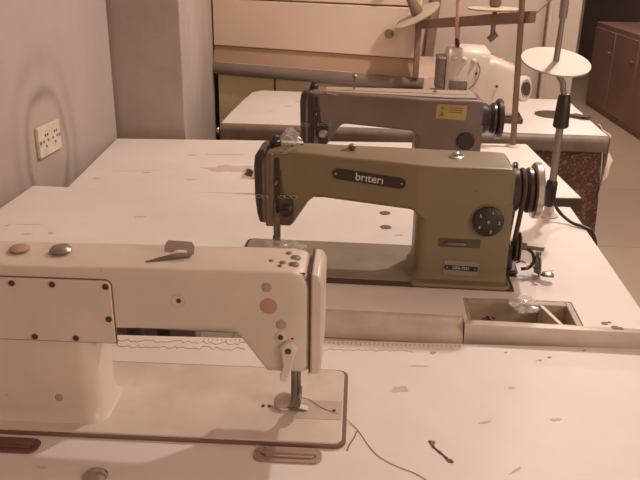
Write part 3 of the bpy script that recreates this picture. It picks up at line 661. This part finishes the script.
b=B(); prism(b,rrect(-.112,-.055,.075,.135,.004),'y',-.0655,-.060); link('front_cover',b,'dullmetal',s,bevel=.001)
b=B()
for k in range(3): lathe(b,[(0,.009),(.008,.009),(.012,.006),(.016,.003)],(-.10+.03*k,-.058,.205-.004*k),(0,-1,.3),14)
link('tension_knobs',b,'white',s)
b=B(); tube(b,smooth_path([(-.03,-.06,.20),(-.02,-.075,.17),(-.03,-.07,.13),(-.05,-.068,.11)]),.0018,6); link('looper_wire',b,'metal',s)
# dark disc put on T4 in place of a round shadow
b=B(); lathe(b,[(0,.060),(.003,.062),(.004,.055)],(0,0,0),(0,0,1),36); o=link('shadow_disc',b,'rubber'); o.location=(.745,2.63,.75); tag(o,'flat dark disc standing in for a round shadow on the right end of the furthest table','shadow disc')
b=B(); crumple(b,(0,0,0),(.045,.022,.006),21,2,.4); o=link('fabric_scrap',b,'rubber'); o.location=(.828,2.585,.7565); o.rotation_euler=(0,0,R(-40)); tag(o,'small dark fabric scrap beside the shadow disc','fabric')

# cloth at corner of T4 and floral curtain below
def sheet(fn,nu,nv,name,m,parent=None,solid=.002):
    b=B(); g=[[b.verts.new(fn(i/nu,j/nv)) for j in range(nv+1)] for i in range(nu+1)]
    for i in range(nu):
        for j in range(nv): b.faces.new((g[i][j],g[i+1][j],g[i+1][j+1],g[i][j+1]))
    return link(name,b,m,parent,solid=solid,ang=80)
def fl(u,v):
    x=.30+.53*u; w=.012*math.sin(u*34)+.008*math.sin(u*13+1)
    return (x+.02*math.sin(v*3)*u, 2.300-.057*(x+.365)+.105+w*(.3+v), .70-.66*v)
o=sheet(fl,60,16,'floral_cloth','floral'); tag(o,'dark floral cloth hanging under the front of the furthest table','cloth')
def sk(u,v):
    A_=Vector((.844,2.318,.752)); B_=Vector((.858,2.50,.752)); C_=Vector((.838,2.338,.548)); D_=Vector((.888,2.385,.655))
    p=A_*(1-u)*(1-v)+B_*u*(1-v)+C_*(1-u)*v+D_*u*v
    return tuple(p+Vector((.004*math.sin(u*9+v*3),0,.004*math.sin(u*7)*v)))
o=sheet(sk,10,16,'sack_cloth','cloth'); tag(o,'pale sacking draped over the right corner of the furthest table','cloth')

# ------------------------------------------------------------------ cabinet, board, dresser, back corner
ca=-20
c=empty('low_cabinet',(-.50,3.128,0),ca); tag(c,'old green cabinet with a grey edged board top, below the cream dresser','cabinet')
b=B(); prism(b,[(-.012,.034),(.42,.034),(.86,.15),(.80,.34),(.06,.34)],'z',0,.785); link('cabinet_body',b,'green',c,bevel=.003)
b=B()
pr=[(.03,.83)]+[(.024-.024*math.sin(R(a)),.806+.024*math.cos(R(a))) for a in range(0,181,15)]+[(.03,.782)]
prism(b,pr,'x',-.02,.86); link('board_lip',b,'board',c)
b=B(); prism(b,[(-.02,.03),(.86,.03),(1.02,.40),(1.06,.72),(.24,.42),(.0,.28),(-.02,.20)],'z',.785,.830); link('board',b,'boardtop',c,bevel=.002)
b=B(); box(b,.245,.251,.030,.034,.1,.78); link('door_gap',b,'rubber',c)
d=empty('dresser',(-.49,3.165,.830),ca); tag(d,'cream chest of drawers with round knobs standing on the board','chest of drawers')
b=B(); prism(b,[(-.03,.022),(.835,.022),(.745,.33),(.03,.33)],'z',0,.62); link('carcass',b,'plinth',d,bevel=.002)
b=B(); prism(b,[(0.0,0),(.022,0),(.022,.062),(.016,.062)],'x',-.03,.835); link('plinth',b,'plinth',d)
b=B(); box(b,-.028,.832,.004,.0215,.066,.247); dw=link('drawer',b,'dresser',d,bevel=.003)
b=B(); box(b,-.028,.832,.004,.0215,.253,.44); dw2=link('drawer',b,'dresser',d,bevel=.003)
def knob(par,x,z):
    b=B(); lathe(b,[(0,.008),(.010,.007),(.014,.012),(.020,.0170),(.028,.0175),(.034,.012),(.036,.004)],(x,.004,z),(0,-1,0),24); link('knob',b,'brass',par)
knob(dw,.724,.153); knob(dw2,.715,.330)
b=B(); cyl(b,(.21,-.03,.0),(.21,-.03,.012),.006)  if False else None
b.free()
o=None
b=B(); box(b,-.05,.05,-.03,.03,0,.036); o=link('red_box',b,'red',bevel=.003); o.location=(.262,2.815,.75); o.rotation_euler=(0,0,R(-6)); tag(o,'dark red box at the back of the furthest table under the board','box')
b=B(); box(b,-.038,.038,-.03,.03,0,.030); o=link('pale_box',b,'cloth',bevel=.005); o.location=(.372,2.775,.75); tag(o,'pale grey box right of the dark red box on the furthest table','box')
b=B(); prism(b,[(.385,.80),(.424,.80),(.475,1.45),(.436,1.45)],'y',3.47,3.485); o=link('shadow_strip',b,'standwood'); tag(o,'thin brown strip standing in for a slanting shadow on the back wall beside the dresser','shadow strip')  # brown strip painting the slanting shadow stripe on the back wall
o.location=(0,.05,0)
# right hand low cupboard along the dark wall
c=empty('wooden_cupboard',(2.17,4.6,0)); tag(c,'dark brown wooden cupboard on the floor by the right wall','cupboard')
b=B(); box(b,0,.45,0,2.1,.0,.70); link('carcass',b,'darkwood',c,bevel=.005)
for k in range(4):
    b=B(); box(b,-.012,-.0002,.03+k*.515,.03+k*.515+.50,.05,.66); dd=link('cupboard_door',b,'darkwood',c,bevel=.004)
    b=B(); cyl(b,(-.012,.10+k*.515,.50),(-.035,.10+k*.515,.50),.012); link('door_knob',b,'brass',dd)

# ------------------------------------------------------------------ light, world, camera
def lamp(name,loc,e,r,col):
    l=bpy.data.lights.new(name,'POINT'); l.energy=e; l.shadow_soft_size=r; l.color=col
    o=bpy.data.objects.new(name,l); COL.objects.link(o); o.location=loc; return o
lamp('ceiling_bulb',(.82,2.17,2.2),69,.035,(1,.905,.84))
lamp('passage_fill',(1.75,5.3,2.4),58,.1,(1,.82,.70))  # unseen fill light added to brighten the dark passage
lamp('rear_fill',(1.9,-.5,1.8),62,.3,(1,.84,.73))  # unseen soft fill added behind the camera, from the right
w=bpy.data.worlds.new('world'); scn.world=w; w.use_nodes=True
bg=w.node_tree.nodes['Background']; bg.inputs[0].default_value=(1,.80,.67,1); bg.inputs[1].default_value=.7

cam=bpy.data.cameras.new('camera'); co=bpy.data.objects.new('camera',cam); COL.objects.link(co); scn.camera=co
cam.sensor_width=36; cam.lens=760/640*36; cam.clip_start=.02
p,rr,yw=R(21.5),R(.9),R(1.2)
F=Vector((-math.sin(yw)*math.cos(p),math.cos(yw)*math.cos(p),-math.sin(p))); Rt=Vector((math.cos(yw),math.sin(yw),0)); U=Rt.cross(F)
X=math.cos(rr)*Rt+math.sin(rr)*U; Yv=-math.sin(rr)*Rt+math.cos(rr)*U
mw=Matrix((( X.x,Yv.x,-F.x,0),(X.y,Yv.y,-F.y,0),(X.z,Yv.z,-F.z,1.30),(0,0,0,1))); co.matrix_world=mw
vs=scn.view_settings; vs.view_transform='Standard'; vs.look='None'; vs.gamma=1; vs.use_curve_mapping=False; vs.exposure=0
